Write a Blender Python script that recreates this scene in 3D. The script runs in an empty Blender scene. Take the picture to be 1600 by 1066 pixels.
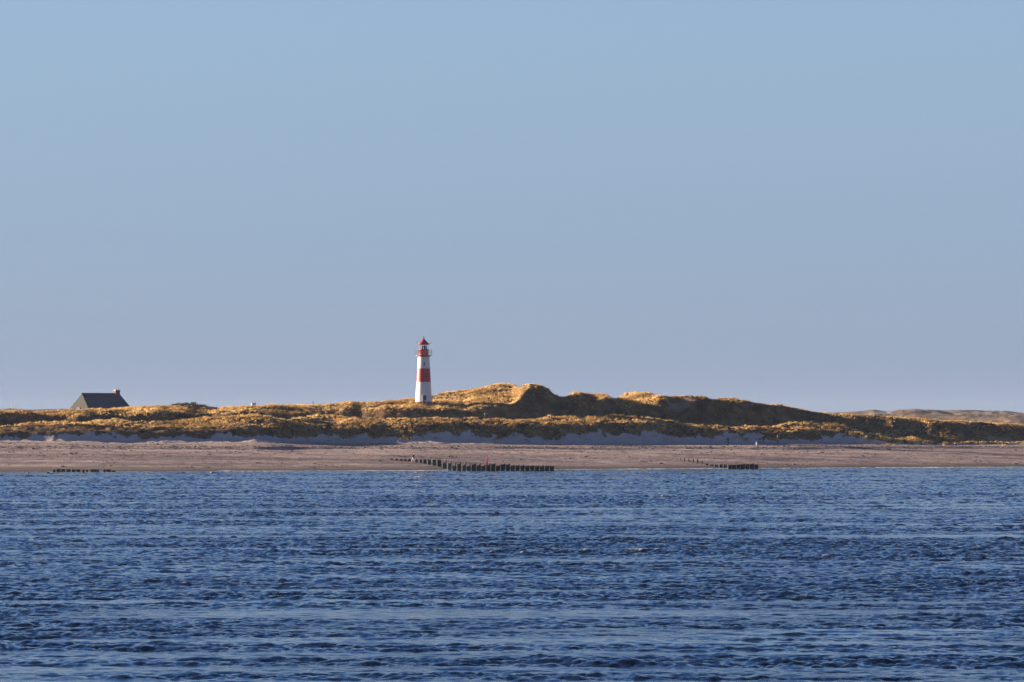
import bpy, bmesh, math, random
import numpy as np
from mathutils import Vector, Matrix
R = math.radians
C = bpy.context.scene.collection
rng = np.random.default_rng(7); random.seed(7)

# ------------------------------------------------------------------ camera, sky, sun, exposure
EYE, FPX, HOR = 9.4, 4800.0, 655.0          # eye height above the sea, focal length in photo pixels, horizon row
cam = bpy.data.cameras.new("camera"); camo = bpy.data.objects.new("camera", cam); C.objects.link(camo)
camo.location = (0, 0, EYE)
cam.sensor_width = 36; cam.lens = FPX/1600*36
PITCH = math.atan((HOR-533)/FPX)
camo.rotation_euler = (math.pi/2+PITCH, 0, 0)
cam.clip_start = 1; cam.clip_end = 60000
bpy.context.scene.camera = camo

SUN_EL, SUN_AZ = 11.0, -71.0                # azimuth from +Y (the view) towards +X
sd = Vector((math.sin(R(SUN_AZ))*math.cos(R(SUN_EL)), math.cos(R(SUN_AZ))*math.cos(R(SUN_EL)), math.sin(R(SUN_EL))))
sl = bpy.data.lights.new("sun", 'SUN'); sl.energy = 5.0; sl.angle = R(0.5); sl.color = (1.0, 0.82, 0.60)
so = bpy.data.objects.new("sun", sl); C.objects.link(so)
so.rotation_euler = sd.to_track_quat('Z', 'Y').to_euler(); so.location = (-300, 200, 300)

W = bpy.data.worlds.new("World"); bpy.context.scene.world = W; W.use_nodes = True
nt = W.node_tree; nt.nodes.clear()
out = nt.nodes.new('ShaderNodeOutputWorld'); bg = nt.nodes.new('ShaderNodeBackground')
sky = nt.nodes.new('ShaderNodeTexSky'); sky.sky_type = 'NISHITA'; sky.sun_disc = False
sky.sun_elevation = R(SUN_EL); sky.sun_rotation = R(SUN_AZ); sky.altitude = 0
sky.air_density = 1.0; sky.dust_density = 0.6; sky.ozone_density = 4.0
# the low band of the sky is a pale grey-blue haze layer; it thins out upward into the clear blue
tc = nt.nodes.new('ShaderNodeTexCoord'); sx = nt.nodes.new('ShaderNodeSeparateXYZ')
nt.links.new(tc.outputs['Generated'], sx.inputs[0])
ramp = nt.nodes.new('ShaderNodeValToRGB'); ramp.color_ramp.interpolation = 'B_SPLINE'
e = ramp.color_ramp.elements
e[0].position = 0.0; e[0].color = (0.285, 0.362, 0.535, 1)
e[1].position = 0.50; e[1].color = (0.048, 0.075, 0.165, 1)
for p, c in ((0.06, (0.308, 0.408, 0.585, 1)), (0.11, (0.338, 0.465, 0.630, 1)), (0.15, (0.33, 0.475, 0.66, 1)), (0.19, (0.15, 0.35, 0.80, 1)), (0.30, (0.05, 0.17, 0.60, 1))):
    k = e.new(p); k.color = c
nt.links.new(sx.outputs[2], ramp.inputs[0])
mx = nt.nodes.new('ShaderNodeMix'); mx.data_type = 'RGBA'; mx.inputs[0].default_value = 0.85
sc_ = nt.nodes.new('ShaderNodeVectorMath'); sc_.operation = 'SCALE'; sc_.inputs[3].default_value = 6.4
nt.links.new(ramp.outputs[0], sc_.inputs[0])
nt.links.new(sky.outputs[0], mx.inputs[6]); nt.links.new(sc_.outputs[0], mx.inputs[7])
nt.links.new(mx.outputs[2], bg.inputs[0]); bg.inputs[1].default_value = 0.05
nt.links.new(bg.outputs[0], out.inputs[0])
vs = bpy.context.scene.view_settings
vs.view_transform = 'Standard'; vs.look = 'None'; vs.gamma = 1; vs.use_curve_mapping = False; vs.exposure = 1.65

# ------------------------------------------------------------------ helpers
def tag(o, label=None, cat=None, group=None, kind=None):
    if label: o['label'] = label
    if cat: o['category'] = cat
    if group: o['group'] = group
    if kind: o['kind'] = kind
    return o
def empty(name, loc, rz=0):
    o = bpy.data.objects.new(name, None); C.objects.link(o); o.location = loc; o.rotation_euler = (0, 0, rz)
    o.empty_display_size = .3; return o
def obj(name, bm, mat, parent=None, smooth=False):
    me = bpy.data.meshes.new(name); bmesh.ops.recalc_face_normals(bm, faces=bm.faces[:]); bm.to_mesh(me); bm.free()
    if smooth: me.polygons.foreach_set('use_smooth', [True]*len(me.polygons))
    o = bpy.data.objects.new(name, me); C.objects.link(o); me.materials.append(mat); o.parent = parent; return o
def np_mesh(name, co, faces, mat, smooth=True, attrs=None):
    """co (n,3), faces (m,k)"""
    me = bpy.data.meshes.new(name); n, (m, k) = len(co), faces.shape
    me.vertices.add(n); me.vertices.foreach_set('co', np.ascontiguousarray(co, np.float32).ravel())
    me.loops.add(m*k); me.loops.foreach_set('vertex_index', np.ascontiguousarray(faces, np.int32).ravel())
    me.polygons.add(m); me.polygons.foreach_set('loop_start', np.arange(0, m*k, k, dtype=np.int32))
    me.polygons.foreach_set('loop_total', np.full(m, k, np.int32))
    me.polygons.foreach_set('use_smooth', np.full(m, smooth, bool))
    for an, av in (attrs or {}).items():
        a = me.attributes.new(an, 'FLOAT', 'POINT'); a.data.foreach_set('value', np.ascontiguousarray(av, np.float32).ravel())
    me.update(); me.validate()
    o = bpy.data.objects.new(name, me); C.objects.link(o); me.materials.append(mat); return o
def grid_faces(nr, nc):
    i = np.arange(nr*nc).reshape(nr, nc)
    return np.stack([i[:-1, :-1], i[:-1, 1:], i[1:, 1:], i[1:, :-1]], -1).reshape(-1, 4)
def bx(bm, x0, x1, y0, y1, z0, z1):
    v = [bm.verts.new(p) for p in ((x0,y0,z0),(x1,y0,z0),(x1,y1,z0),(x0,y1,z0),(x0,y0,z1),(x1,y0,z1),(x1,y1,z1),(x0,y1,z1))]
    for f in ((0,1,2,3),(4,5,6,7),(0,1,5,4),(1,2,6,5),(2,3,7,6),(3,0,4,7)): bm.faces.new([v[i] for i in f])
    return v
def lathe(bm, prof, n=40, a0=0, a1=2*math.pi):
    full = abs(a1-a0-2*math.pi) < 1e-6; m = n if full else n+1
    rings = [[bm.verts.new((r*math.cos(a0+(a1-a0)*i/n), r*math.sin(a0+(a1-a0)*i/n), z)) for i in range(m)] for r, z in prof]
    for a, b in zip(rings, rings[1:]):
        for i in range(n):
            j = (i+1) % m
            bm.faces.new((a[i], a[j], b[j], b[i]))
    return rings
def tube(bm, p, q, r0, r1=None, n=8):
    r1 = r0 if r1 is None else r1; p = Vector(p); q = Vector(q); d = (q-p).normalized()
    u = d.orthogonal().normalized(); w = d.cross(u)
    A = [bm.verts.new(p+(u*math.cos(t)+w*math.sin(t))*r0) for t in [2*math.pi*i/n for i in range(n)]]
    B = [bm.verts.new(q+(u*math.cos(t)+w*math.sin(t))*r1) for t in [2*math.pi*i/n for i in range(n)]]
    for i in range(n): bm.faces.new((A[i], A[(i+1)%n], B[(i+1)%n], B[i]))
    bm.faces.new(A[::-1]); bm.faces.new(B)

def mat(name, col, rough=.8, var=.12, scale=3.0, col2=None, bump=0, metal=0, stretch=(1,1,1), detail=6):
    m = bpy.data.materials.new(name); m.use_nodes = True; t = m.node_tree; b = t.nodes['Principled BSDF']
    b.inputs['Roughness'].default_value = rough; b.inputs['Metallic'].default_value = metal
    c2 = col2 or tuple(c*(1-var*2) for c in col)
    co = t.nodes.new('ShaderNodeTexCoord'); mp = t.nodes.new('ShaderNodeMapping'); mp.inputs['Scale'].default_value = stretch
    nz = t.nodes.new('ShaderNodeTexNoise'); nz.inputs['Scale'].default_value = scale; nz.inputs['Detail'].default_value = detail
    rp = t.nodes.new('ShaderNodeValToRGB'); rp.color_ramp.elements[0].position = .35; rp.color_ramp.elements[1].position = .65
    rp.color_ramp.elements[0].color = (*c2, 1); rp.color_ramp.elements[1].color = (*col, 1)
    t.links.new(co.outputs['Object'], mp.inputs[0]); t.links.new(mp.outputs[0], nz.inputs['Vector'])
    t.links.new(nz.outputs['Fac'], rp.inputs[0]); t.links.new(rp.outputs[0], b.inputs['Base Color'])
    if bump:
        bn = t.nodes.new('ShaderNodeBump'); bn.inputs['Strength'].default_value = 1; bn.inputs['Distance'].default_value = bump
        t.links.new(nz.outputs['Fac'], bn.inputs['Height']); t.links.new(bn.outputs[0], b.inputs['Normal'])
    return m

_tab = rng.random((256, 256)).astype(np.float64)*2-1
def vnoise(x, y):
    xi = np.floor(x).astype(np.int64); yi = np.floor(y).astype(np.int64); fx = x-xi; fy = y-yi
    fx = fx*fx*fx*(fx*(fx*6-15)+10); fy = fy*fy*fy*(fy*(fy*6-15)+10)
    a = _tab[xi & 255, yi & 255]; b = _tab[(xi+1) & 255, yi & 255]; c = _tab[xi & 255, (yi+1) & 255]; d = _tab[(xi+1) & 255, (yi+1) & 255]
    return (a*(1-fx)+b*fx)*(1-fy)+(c*(1-fx)+d*fx)*fy
def fbm(x, y, o=4, g=.5):
    s = 0; a = 1; t = 0
    for k in range(o):
        s = s+a*vnoise(x*2**k+17.3*k, y*2**k+5.1*k); t += a; a *= g
    return s/t

# ------------------------------------------------------------------ terrain heights
def poly(s):
    v = [tuple(map(float, p.split(':'))) for p in s.split()]
    xs, ys = zip(*v); return lambda x: np.interp(x, xs, ys)
P_SH = poly("0:736.8 300:736.2 600:735.2 900:733.2 1200:731.6 1400:730.4 1600:729.4")
P_L1 = poly("0:707 100:706 300:704.5 400:705 470:709 560:711 640:709 800:708 1000:708 1300:708 1600:707")
P_L2 = poly("0:704 300:702.5 420:703.5 520:702 700:702 1000:702 1250:702.5 1600:702")
P_L3 = poly("0:699 300:699 420:698 700:698.5 1000:698.5 1300:699 1600:698.5")
P_T  = poly("0:691 200:692 400:692 600:693 800:694.5 1000:694.5 1140:694 1300:694 1400:695 1600:695")
P_V  = poly("0:682 30:686 50:681 56:676 100:681 105:677 140:675 170:677 200:681 230:685 250:680 300:682 330:686 336:677 380:681 400:681 440:684 490:686 500:678 540:680 560:684 600:681 640:686 660:682 690:676 725:674 780:685 800:682 830:682 875:687 882:682 900:676 960:679 1000:683 1006:672 1050:681 1100:685 1125:683 1135:677 1165:677 1185:680 1206:686 1280:688 1288:681 1310:679 1340:685 1365:691 1400:693 1600:694")
P_G  = poly("0:677 60:674 110:674 200:674 250:676 330:672 400:668 480:670 540:670 590:664 650:663 700:664 760:663 800:664 880:666 940:662 1000:660 1040:667 1100:673 1130:675 1160:672 1200:676 1260:676 1300:668 1340:679 1370:688 1400:689 1440:690.5 1600:693.4")
P_F  = poly("0:667 25:664 50:663 60:660 100:658 125:661 148:657 180:656 205:658 230:659 260:657 300:656 320:654 345:652 370:650 400:650 450:655 480:652 500:648 540:651 600:655 650:655 700:654 720:654 800:657 850:654 890:650 900:651 960:650 1000:653 1030:657 1060:656 1080:662 1100:665 1130:667 1150:668 1180:667 1200:668 1225:664 1240:661 1260:661 1280:660 1300:662 1320:667 1340:674 1360:678 1375:680 1395:686 1405:684 1412:683 1430:684 1440:688 1460:692 1600:693")
P_D  = poly("0:648 40:646 60:651 75:653 95:650 110:651 140:651 165:646 180:648 200:650 230:646 245:647 262:652 275:648 290:649 300:653 320:653 340:650 370:645 385:643 400:644 430:650 450:651 475:648 500:645 530:643 540:637 550:638 560:642 580:641 600:639 620:639 650:640 665:642 700:641 725:643 732:639 755:635 780:634 798:637 804:633 812:621 820:611 828:606 836:604.5 848:607 863:617 880:622 900:628 918:640 928:642 938:628 950:622 962:630 974:642 986:641 1020:632 1030:624 1045:626 1070:624 1085:623 1100:622 1115:626 1150:629 1200:634 1230:638 1270:645 1300:650 1340:654 1400:656 1425:660 1470:662 1500:663 1540:667 1600:670")
P_S  = poly("0:643 40:644 60:645 80:643 100:641 140:641 180:640 200:638 240:637 265:634 300:634 325:636 340:637 400:635 450:634 500:633 550:630 600:628 640:625 650:624 676:618 700:613 720:610 750:606 780:601 795:599 802:602 810:606 825:601 840:603 850:606 863:615 876:620 886:620 900:613 920:616 935:616 950:619 957:630 964:624 970:619 990:616 1013:615 1030:619 1045:621 1065:619 1085:621 1098:619 1110:626 1130:622 1150:625 1180:630 1210:634 1225:635 1250:640 1268:644 1300:647 1340:650 1360:650 1400:654 1450:657 1500:659 1540:662 1600:665")
P_H  = poly("0:639 15:638 40:640 80:641 110:641 130:646 600:650 1200:649 1270:646 1285:643.5 1340:643.5 1350:643 1365:640.5 1385:642 1410:639 1430:639 1445:641 1480:642 1500:641.5 1540:643 1570:642 1600:644")
ZB = 0.0
NPX = 1700
PXA = np.linspace(-320, 1920, NPX)
YG = np.arange(480, 1100.01, 0.5)
HT = np.zeros((NPX, len(YG))); YV = np.zeros(NPX); YSH = np.zeros(NPX); YTOE = np.zeros(NPX); YDD = np.zeros(NPX); YSC = np.zeros(NPX)
jag = lambda x, s, a: a*float(fbm(np.array(x/s), np.array(s*1.7), 4, .6))
for i, px in enumerate(PXA):
    pc = min(max(px, 0), 1600)
    off = abs(px-pc)
    y = EYE*FPX/(P_SH(pc)-HOR); z = 0.0
    K = [(y-90, -4.0), (y-6, -.9), (y, z)]; YSH[i] = y
    cur = P_SH(pc)
    def march(target, s):
        global cur, y, z
        target = min(target, cur-.25)
        y2 = (EYE-z+s*y)/(s+(target-HOR)/FPX)
        y2 = max(y2, y+.4); z = z+s*(y2-y); y = y2; cur = target; K.append((y, z))
    march(P_L1(pc)+jag(px, 320, 1.2), .10); march(P_L2(pc)+jag(px, 300, .8), .038); YSC[i] = y
    march(P_L3(pc)+jag(px, 320, .8), .20); march(P_T(pc), .045); YTOE[i] = y
    g_ = float(np.mean(P_G(pc+np.linspace(-34, 34, 13)))); t_ = cur; k0 = len(K)-1
    march(t_-.16*(t_-g_), .13); march(t_-.38*(t_-g_), .34); march(g_+jag(px, 40, 1.2), .78)
    kk = np.array(K[k0:]); pk = HOR-(kk[:, 1]-EYE)/kk[:, 0]*FPX; YV[i] = np.interp(-(P_V(pc)-.8), -pk, kk[:, 0])
    march(P_F(pc)+jag(px, 20, 1.0), .17)
    y += 7; z -= 1.3; K.append((y, z)); y += 3; K.append((y, z))
    cur = HOR-(z-EYE)/y*FPX
    march(P_D(pc)+jag(px, 14, 1.3), (1.1 if pc < 640 else .9) if pc < 1250 else .45); YDD[i] = y
    march(P_S(pc)+jag(px, 10, .7), .13 if pc < 812 else .20)
    y += 5; K.append((y, z-.2)); y += 18; z -= 3; K.append((y, z)); y += 60; z = 6.0+.2*(z-6); K.append((y, z)); K.append((1200, 6.0))
    ks = np.array(K); HT[i] = np.interp(YG, ks[:, 0], ks[:, 1])
# soften creases along the depth direction (about 1.2 m)
kern = np.exp(-.5*(np.arange(-4, 5)/1.0)**2); kern /= kern.sum()
HT = np.apply_along_axis(lambda r: np.convolve(np.pad(r, 4, mode='edge'), kern, 'valid'), 1, HT)
kx = np.exp(-.5*(np.arange(-8, 9)/1.6)**2); kx /= kx.sum()
H2 = np.apply_along_axis(lambda r: np.convolve(np.pad(r, 8, mode='edge'), kx, 'valid'), 0, HT)
HT = H2

def col_i(u):
    return np.clip((u*FPX+800-PXA[0])/(PXA[1]-PXA[0]), 0, NPX-1.001)
def tab1(T, u):
    c = col_i(u); i = np.floor(c).astype(int); f = c-i; return T[i]*(1-f)+T[i+1]*f
def base_h(u, Y):
    c = col_i(u); i = np.floor(c).astype(int); f = c-i
    g = np.clip((Y-YG[0])/.5, 0, len(YG)-1.001); j = np.floor(g).astype(int); h = g-j
    return (HT[i, j]*(1-h)+HT[i, j+1]*h)*(1-f)+(HT[i+1, j]*(1-h)+HT[i+1, j+1]*h)*f
def sstep(x, a, b):
    t = np.clip((x-a)/(b-a), 0, 1); return t*t*(3-2*t)
def veg_at(X, Y):
    u = X/np.maximum(Y, 1); yv = tab1(YV, u)
    return sstep(Y-yv+1.1*fbm(X/1.8, Y/1.8, 4, .7)*2.0, -.9, .4)
def height(X, Y):
    X = np.asarray(X, float); Y = np.asarray(Y, float)
    u = X/np.maximum(Y, 1); z = base_h(u, Y)
    toe = tab1(YTOE, u); ysh = tab1(YSH, u); yv = tab1(YV, u); yd = tab1(YDD, u)
    vg = sstep(Y-yv, -1, 3); dk = sstep(Y-yd, -9, -3)*(1-sstep(Y-yd, -1.5, 1.5))   # the steep second face is smoother
    n = fbm(X/5.5, Y/4.5, 4, .55)
    bil = np.abs(fbm(X/2.6+.25*Y, Y/2.2, 3))*.75-.15
    z = z+vg*(1-.82*dk)*(.40*np.maximum(n, -.2)+.65*bil*(1-.45*sstep(Y-yd, 0, 12)))
    # beach relief: long low undulations and small tracks
    bz = (1-vg)*sstep(Y-ysh, 2, 12)
    z = z+(1-vg)*sstep(Y-toe, -1, 2)*(.30*fbm(X/3.5, Y/2.5+X*.15, 4, .6))
    z = z+bz*(.17*fbm(X/24, Y/5, 3)+.035*fbm(X/1.5, Y/.9, 2))
    # far country
    fy = sstep(Y, 900, 1150)
    px = np.clip(u*FPX+800, 0, 1600)
    Hf = EYE+(HOR-P_H(px))/FPX*1900
    prof = np.clip((Y-1050)/850, 0, 1)**1.3
    far = 5+(Hf-5)*prof
    far = np.where(Y > 1900, 5+(Hf-5)*np.clip(1-(Y-1900)/700, 0, 1), far)
    amp = 3.2*np.clip(1.15-np.abs(Y-1900)/4000, .3, 1)*sstep(Y, 950, 1300)*(1-.6*sstep(Y, 1750, 1900)*(1-sstep(Y, 1900, 2300)))
    far = far+amp*(1.25*fbm(X/40, Y/60, 5, .6)-.15)
    return z*(1-fy)+far*fy

def on_ground(px, py):
    """first visible ground point seen at a photo pixel"""
    Y = np.arange(545, 1000, .1); X = (px-800)/FPX*Y; z = height(X, Y)
    p = HOR-(z-EYE)/Y*FPX
    k = np.argmax(p <= py)
    return float(X[k]), float(Y[k]), float(z[k])
def Hs(x, y): return float(height(np.array([x]), np.array([y]))[0])

# ------------------------------------------------------------------ ground materials
def sand_material():
    m = bpy.data.materials.new("sand"); m.use_nodes = True; t = m.node_tree; N = t.nodes.new; L = t.links.new
    b = t.nodes['Principled BSDF']; b.inputs['Roughness'].default_value = .95; b.inputs['Specular IOR Level'].default_value = .15
    g = N('ShaderNodeNewGeometry')
    def noise(sc, st, det=6, rough=.6):
        mp = N('ShaderNodeMapping'); mp.inputs['Scale'].default_value = st; n = N('ShaderNodeTexNoise')
        n.inputs['Scale'].default_value = sc; n.inputs['Detail'].default_value = det; n.inputs['Roughness'].default_value = rough
        L(g.outputs['Position'], mp.inputs[0]); L(mp.outputs[0], n.inputs['Vector']); return n.outputs['Fac']
    def ramp(f, a, b_, ca, cb):
        r = N('ShaderNodeValToRGB'); r.color_ramp.elements[0].position = a; r.color_ramp.elements[1].position = b_
        r.color_ramp.elements[0].color = (*ca, 1); r.color_ramp.elements[1].color = (*cb, 1); L(f, r.inputs[0]); return r.outputs[0]
    def mix(f, a, b_, mode='MIX'):
        x = N('ShaderNodeMix'); x.data_type = 'RGBA'; x.blend_type = mode
        if isinstance(f, float): x.inputs[0].default_value = f
        else: L(f, x.inputs[0])
        L(a, x.inputs[6]); L(b_, x.inputs[7]); return x.outputs[2]
    big = ramp(noise(.22, (.14, 1, 1), 6), .38, .62, (.30, .235, .225), (.63, .49, .435))
    mid = ramp(noise(.5, (.45, 1, 1), 6), .40, .62, (.55, .50, .52), (1, 1, 1))
    fine = ramp(noise(3.2, (.8, 1, 1), 4, .7), .40, .60, (.62, .58, .58), (1.08, 1.05, 1.03))
    c = mix(1.0, mix(.75, big, mid, 'MULTIPLY'), fine, 'MULTIPLY')
    # wet sand next to the water
    s = N('ShaderNodeSeparateXYZ'); L(g.outputs['Position'], s.inputs[0])
    w = N('ShaderNodeMapRange'); w.inputs['From Min'].default_value = .15; w.inputs['From Max'].default_value = .85
    w.inputs['To Min'].default_value = 1; w.inputs['To Max'].default_value = 0; L(s.outputs[2], w.inputs[0])
    wet = N('ShaderNodeRGB'); wet.outputs[0].default_value = (.115, .088, .078, 1)
    c = mix(w.outputs[0], c, wet.outputs[0])
    # paler blown sand up against the dunes, lightened further to lift the shade
    at = N('ShaderNodeAttribute'); at.attribute_name = 'blown'
    pale = ramp(noise(.8, (.6, 1, 1), 5), .35, .65, (.42, .35, .335), (.54, .455, .42))
    c = mix(at.outputs['Fac'], c, pale)
    L(c, b.inputs['Base Color'])
    bn = N('ShaderNodeBump'); bn.inputs['Strength'].default_value = .8; bn.inputs['Distance'].default_value = .10
    L(noise(1.1, (.5, 1, 1), 8, .65), bn.inputs['Height']); L(bn.outputs[0], b.inputs['Normal'])
    return m
def turf_material():
    m = bpy.data.materials.new("dune turf"); m.use_nodes = True; t = m.node_tree; N = t.nodes.new; L = t.links.new
    b = t.nodes['Principled BSDF']; b.inputs['Roughness'].default_value = 1; b.inputs['Specular IOR Level'].default_value = .05
    g = N('ShaderNodeNewGeometry')
    def noise(sc, det=6, rough=.6, st=(1, 1, 1)):
        mp = N('ShaderNodeMapping'); mp.inputs['Scale'].default_value = st; n = N('ShaderNodeTexNoise')
        n.inputs['Scale'].default_value = sc; n.inputs['Detail'].default_value = det; n.inputs['Roughness'].default_value = rough
        L(g.outputs['Position'], mp.inputs[0]); L(mp.outputs[0], n.inputs['Vector']); return n.outputs['Fac']
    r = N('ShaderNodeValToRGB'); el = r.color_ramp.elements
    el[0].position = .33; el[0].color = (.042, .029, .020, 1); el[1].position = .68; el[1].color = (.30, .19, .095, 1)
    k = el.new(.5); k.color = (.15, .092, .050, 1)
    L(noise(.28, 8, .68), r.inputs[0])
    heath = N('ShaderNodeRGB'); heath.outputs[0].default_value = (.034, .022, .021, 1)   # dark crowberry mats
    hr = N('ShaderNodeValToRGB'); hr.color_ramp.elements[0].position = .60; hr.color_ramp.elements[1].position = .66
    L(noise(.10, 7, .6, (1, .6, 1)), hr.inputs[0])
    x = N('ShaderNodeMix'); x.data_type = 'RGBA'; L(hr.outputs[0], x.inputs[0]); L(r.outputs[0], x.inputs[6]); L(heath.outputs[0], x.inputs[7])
    at = N('ShaderNodeAttribute'); at.attribute_name = 'sand_haze'
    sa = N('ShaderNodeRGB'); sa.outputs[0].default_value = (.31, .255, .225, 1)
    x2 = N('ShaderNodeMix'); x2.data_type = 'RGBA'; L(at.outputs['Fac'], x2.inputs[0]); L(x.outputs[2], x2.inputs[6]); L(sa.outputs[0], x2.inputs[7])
    L(x2.outputs[2], b.inputs['Base Color'])
    bn = N('ShaderNodeBump'); bn.inputs['Strength'].default_value = .9; bn.inputs['Distance'].default_value = .35
    L(noise(.9, 8, .7), bn.inputs['Height']); L(bn.outputs[0], b.inputs['Normal'])
    return m
M_SAND, M_TURF = sand_material(), turf_material()

# ------------------------------------------------------------------ ground mesh: one sheet, split into sea bed + beach, dunes, far dunes
UW = .222
rowsY = np.concatenate([np.arange(500, 545, 3), np.arange(545, 690, .36), np.arange(690, 790, .5), np.arange(790, 900, 1.5), np.arange(900, 1300, 5),
                        np.arange(1300, 2200, 5), np.arange(2200, 3200, 25), np.array([3300, 3500, 4000, 5000, 6000])])
ud = np.linspace(-UW, UW, 1500)
ex = np.array([3, 8, 16, 30, 50, 80, 130, 220, 400, 800, 1600, 3000, 5800.])
def sheet(rows, ud, ex, wmin=0):
    Wd = np.maximum(rows, wmin)[:, None]
    Xd = ud[None, :]*Wd
    return np.concatenate([Xd[:, :1]-ex[::-1][None, :], Xd, Xd[:, -1:]+ex[None, :]], 1)
XX = sheet(rowsY, ud, ex); YY = np.broadcast_to(rowsY[:, None], XX.shape).copy()
ZZ = height(XX, YY)
VEG = veg_at(XX, YY)
co = np.stack([XX, YY, ZZ], -1).reshape(-1, 3)
uu = XX/YY
blown = sstep(YY-tab1(YTOE, uu), -3, 4)
sand_haze = sstep(fbm(XX/9+3, YY/6, 4, .6), .5, .6)*.7*sstep(YY-tab1(YDD, uu), -16, -4)*(1-sstep(YY, 1000, 1200))*(sstep(np.abs(uu-.004), .008, .014))
sand_haze = np.maximum(sand_haze, 1-VEG)
sand_haze = np.maximum(sand_haze, sstep(YY, 1000, 1300)*(.28+.5*sstep(fbm(XX/12, YY/40, 4, .6), -.1, .35)))  # far dunes paled in colour to suggest haze and light-dark relief
F = grid_faces(len(rowsY), XX.shape[1])
fv = VEG.reshape(-1)[F].mean(1); fy = YY.reshape(-1)[F].mean(1)
def sub(name, sel, m, attrs):
    f = F[sel]; used, inv = np.unique(f, return_inverse=True)
    return np_mesh(name, co[used], inv.reshape(f.shape), m, True, {k: v.reshape(-1)[used] for k, v in attrs.items()})
tag(sub("beach", fv < .5, M_SAND, {'blown': blown}), kind='structure')
tag(sub("dunes", (fv >= .5) & (fy < 1000), M_TURF, {'sand_haze': sand_haze}), kind='structure')
tag(sub("distant_dunes", (fv >= .5) & (fy >= 1000), M_TURF, {'sand_haze': sand_haze}), kind='structure')

# ------------------------------------------------------------------ sea: summed wind-wave spectra on a fine sheet
def wave_tile(L, N, lam, lam_min, wd, rms, seed, spread=2):
    r = np.random.default_rng(seed); k1 = 2*np.pi*np.fft.fftfreq(N, L/N)
    KX, KY = np.meshgrid(k1, k1, indexing='ij'); K = np.hypot(KX, KY); K[0, 0] = 1
    kp = 2*np.pi/lam; c = (KX*math.cos(wd)+KY*math.sin(wd))/K
    S = np.exp(-1.25*(kp/K)**2)/K**3.7*(.12+np.abs(c)**spread)*np.exp(-(K*lam_min/2/np.pi)**2); S[0, 0] = 0
    A = (r.normal(size=(N, N))+1j*r.normal(size=(N, N)))*np.sqrt(S)
    h = np.real(np.fft.ifft2(A)); s = rms/h.std()
    dx = np.real(np.fft.ifft2(-1j*KX/K*A)); dy = np.real(np.fft.ifft2(-1j*KY/K*A))
    return h*s, dx*s, dy*s, L
def samp(T, X, Y, rot):
    h, dx, dy, L = T; N = h.shape[0]; ca, sa = math.cos(rot), math.sin(rot)
    x = (X*ca+Y*sa)/L*N; y = (-X*sa+Y*ca)/L*N
    xi = np.floor(x).astype(np.int64); yi = np.floor(y).astype(np.int64); fx = x-xi; fy = y-yi
    xi %= N; yi %= N; x1 = (xi+1) % N; y1 = (yi+1) % N; o = []
    for a in (h, dx, dy):
        o.append((a[xi, yi]*(1-fx)+a[x1, yi]*fx)*(1-fy)+(a[xi, y1]*(1-fx)+a[x1, y1]*fx)*fy)
    return o[0], o[1]*ca-o[2]*sa, o[1]*sa+o[2]*ca
T1 = wave_tile(113, 1024, 3.3, .25, R(74), .054, 3, 4)
T2 = wave_tile(37, 768, 1.15, .09, R(66), .032, 5, 2)
r_ = [88.0]
while r_[-1] < 612: r_.append(r_[-1]+.13*(r_[-1]/100)**.75)
rs = np.concatenate([np.array([-2000, -600, -200, 0, 40, 70, 82]), np.array(r_)])
us = np.linspace(-UW, UW, 1050)
SX = sheet(rs, us, ex, 60); SY = np.broadcast_to(rs[:, None], SX.shape).copy()
fade = sstep(SY, 60, 92)*(1-sstep(np.abs(SX)-UW*np.maximum(SY, 60), 0, 25))
gust = .86+.55*fbm(SX/30+9, SY/8, 5, .65)                       # smoother and rougher patches of water
slick = sstep(fbm(SX/50+3, SY/3.6, 4, .55), .12, .32)              # thin glassy streaks
usea = SX/np.maximum(SY, 60); dsh = tab1(YSH, usea)-SY
near = .5+.5*sstep(dsh, 2, 50)
h1, a1, b1 = samp(T1, SX, SY, 0); h2, a2, b2 = samp(T2, SX, SY, .5)
am = fade*gust*near
h2 = h2*(1-.8*slick); h1 = h1*(1-.62*slick)
SZ = (h1+h2*np.clip(gust*1.25-.2, .1, 2))*am
PX_, PY_ = SX+(a1+a2)*am*.9, SY+(b1+b2)*am*.9
crest = sstep((h1+h2)*am, .160, .205)*.8*sstep(fbm(SX/7, SY/5, 2), .05, .3)*sstep(vnoise(SX*3.1, SY*1.7), -.2, .3)
shore = (1-sstep(dsh+3.2*fbm(SX/9, SY/9, 3), 1.6, 5.5))*sstep(fbm(SX/30, SY/60, 2)+.45, .1, .4)
foam = np.clip(crest*.9*(dsh > 10)+shore*.95, 0, 1)
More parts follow.
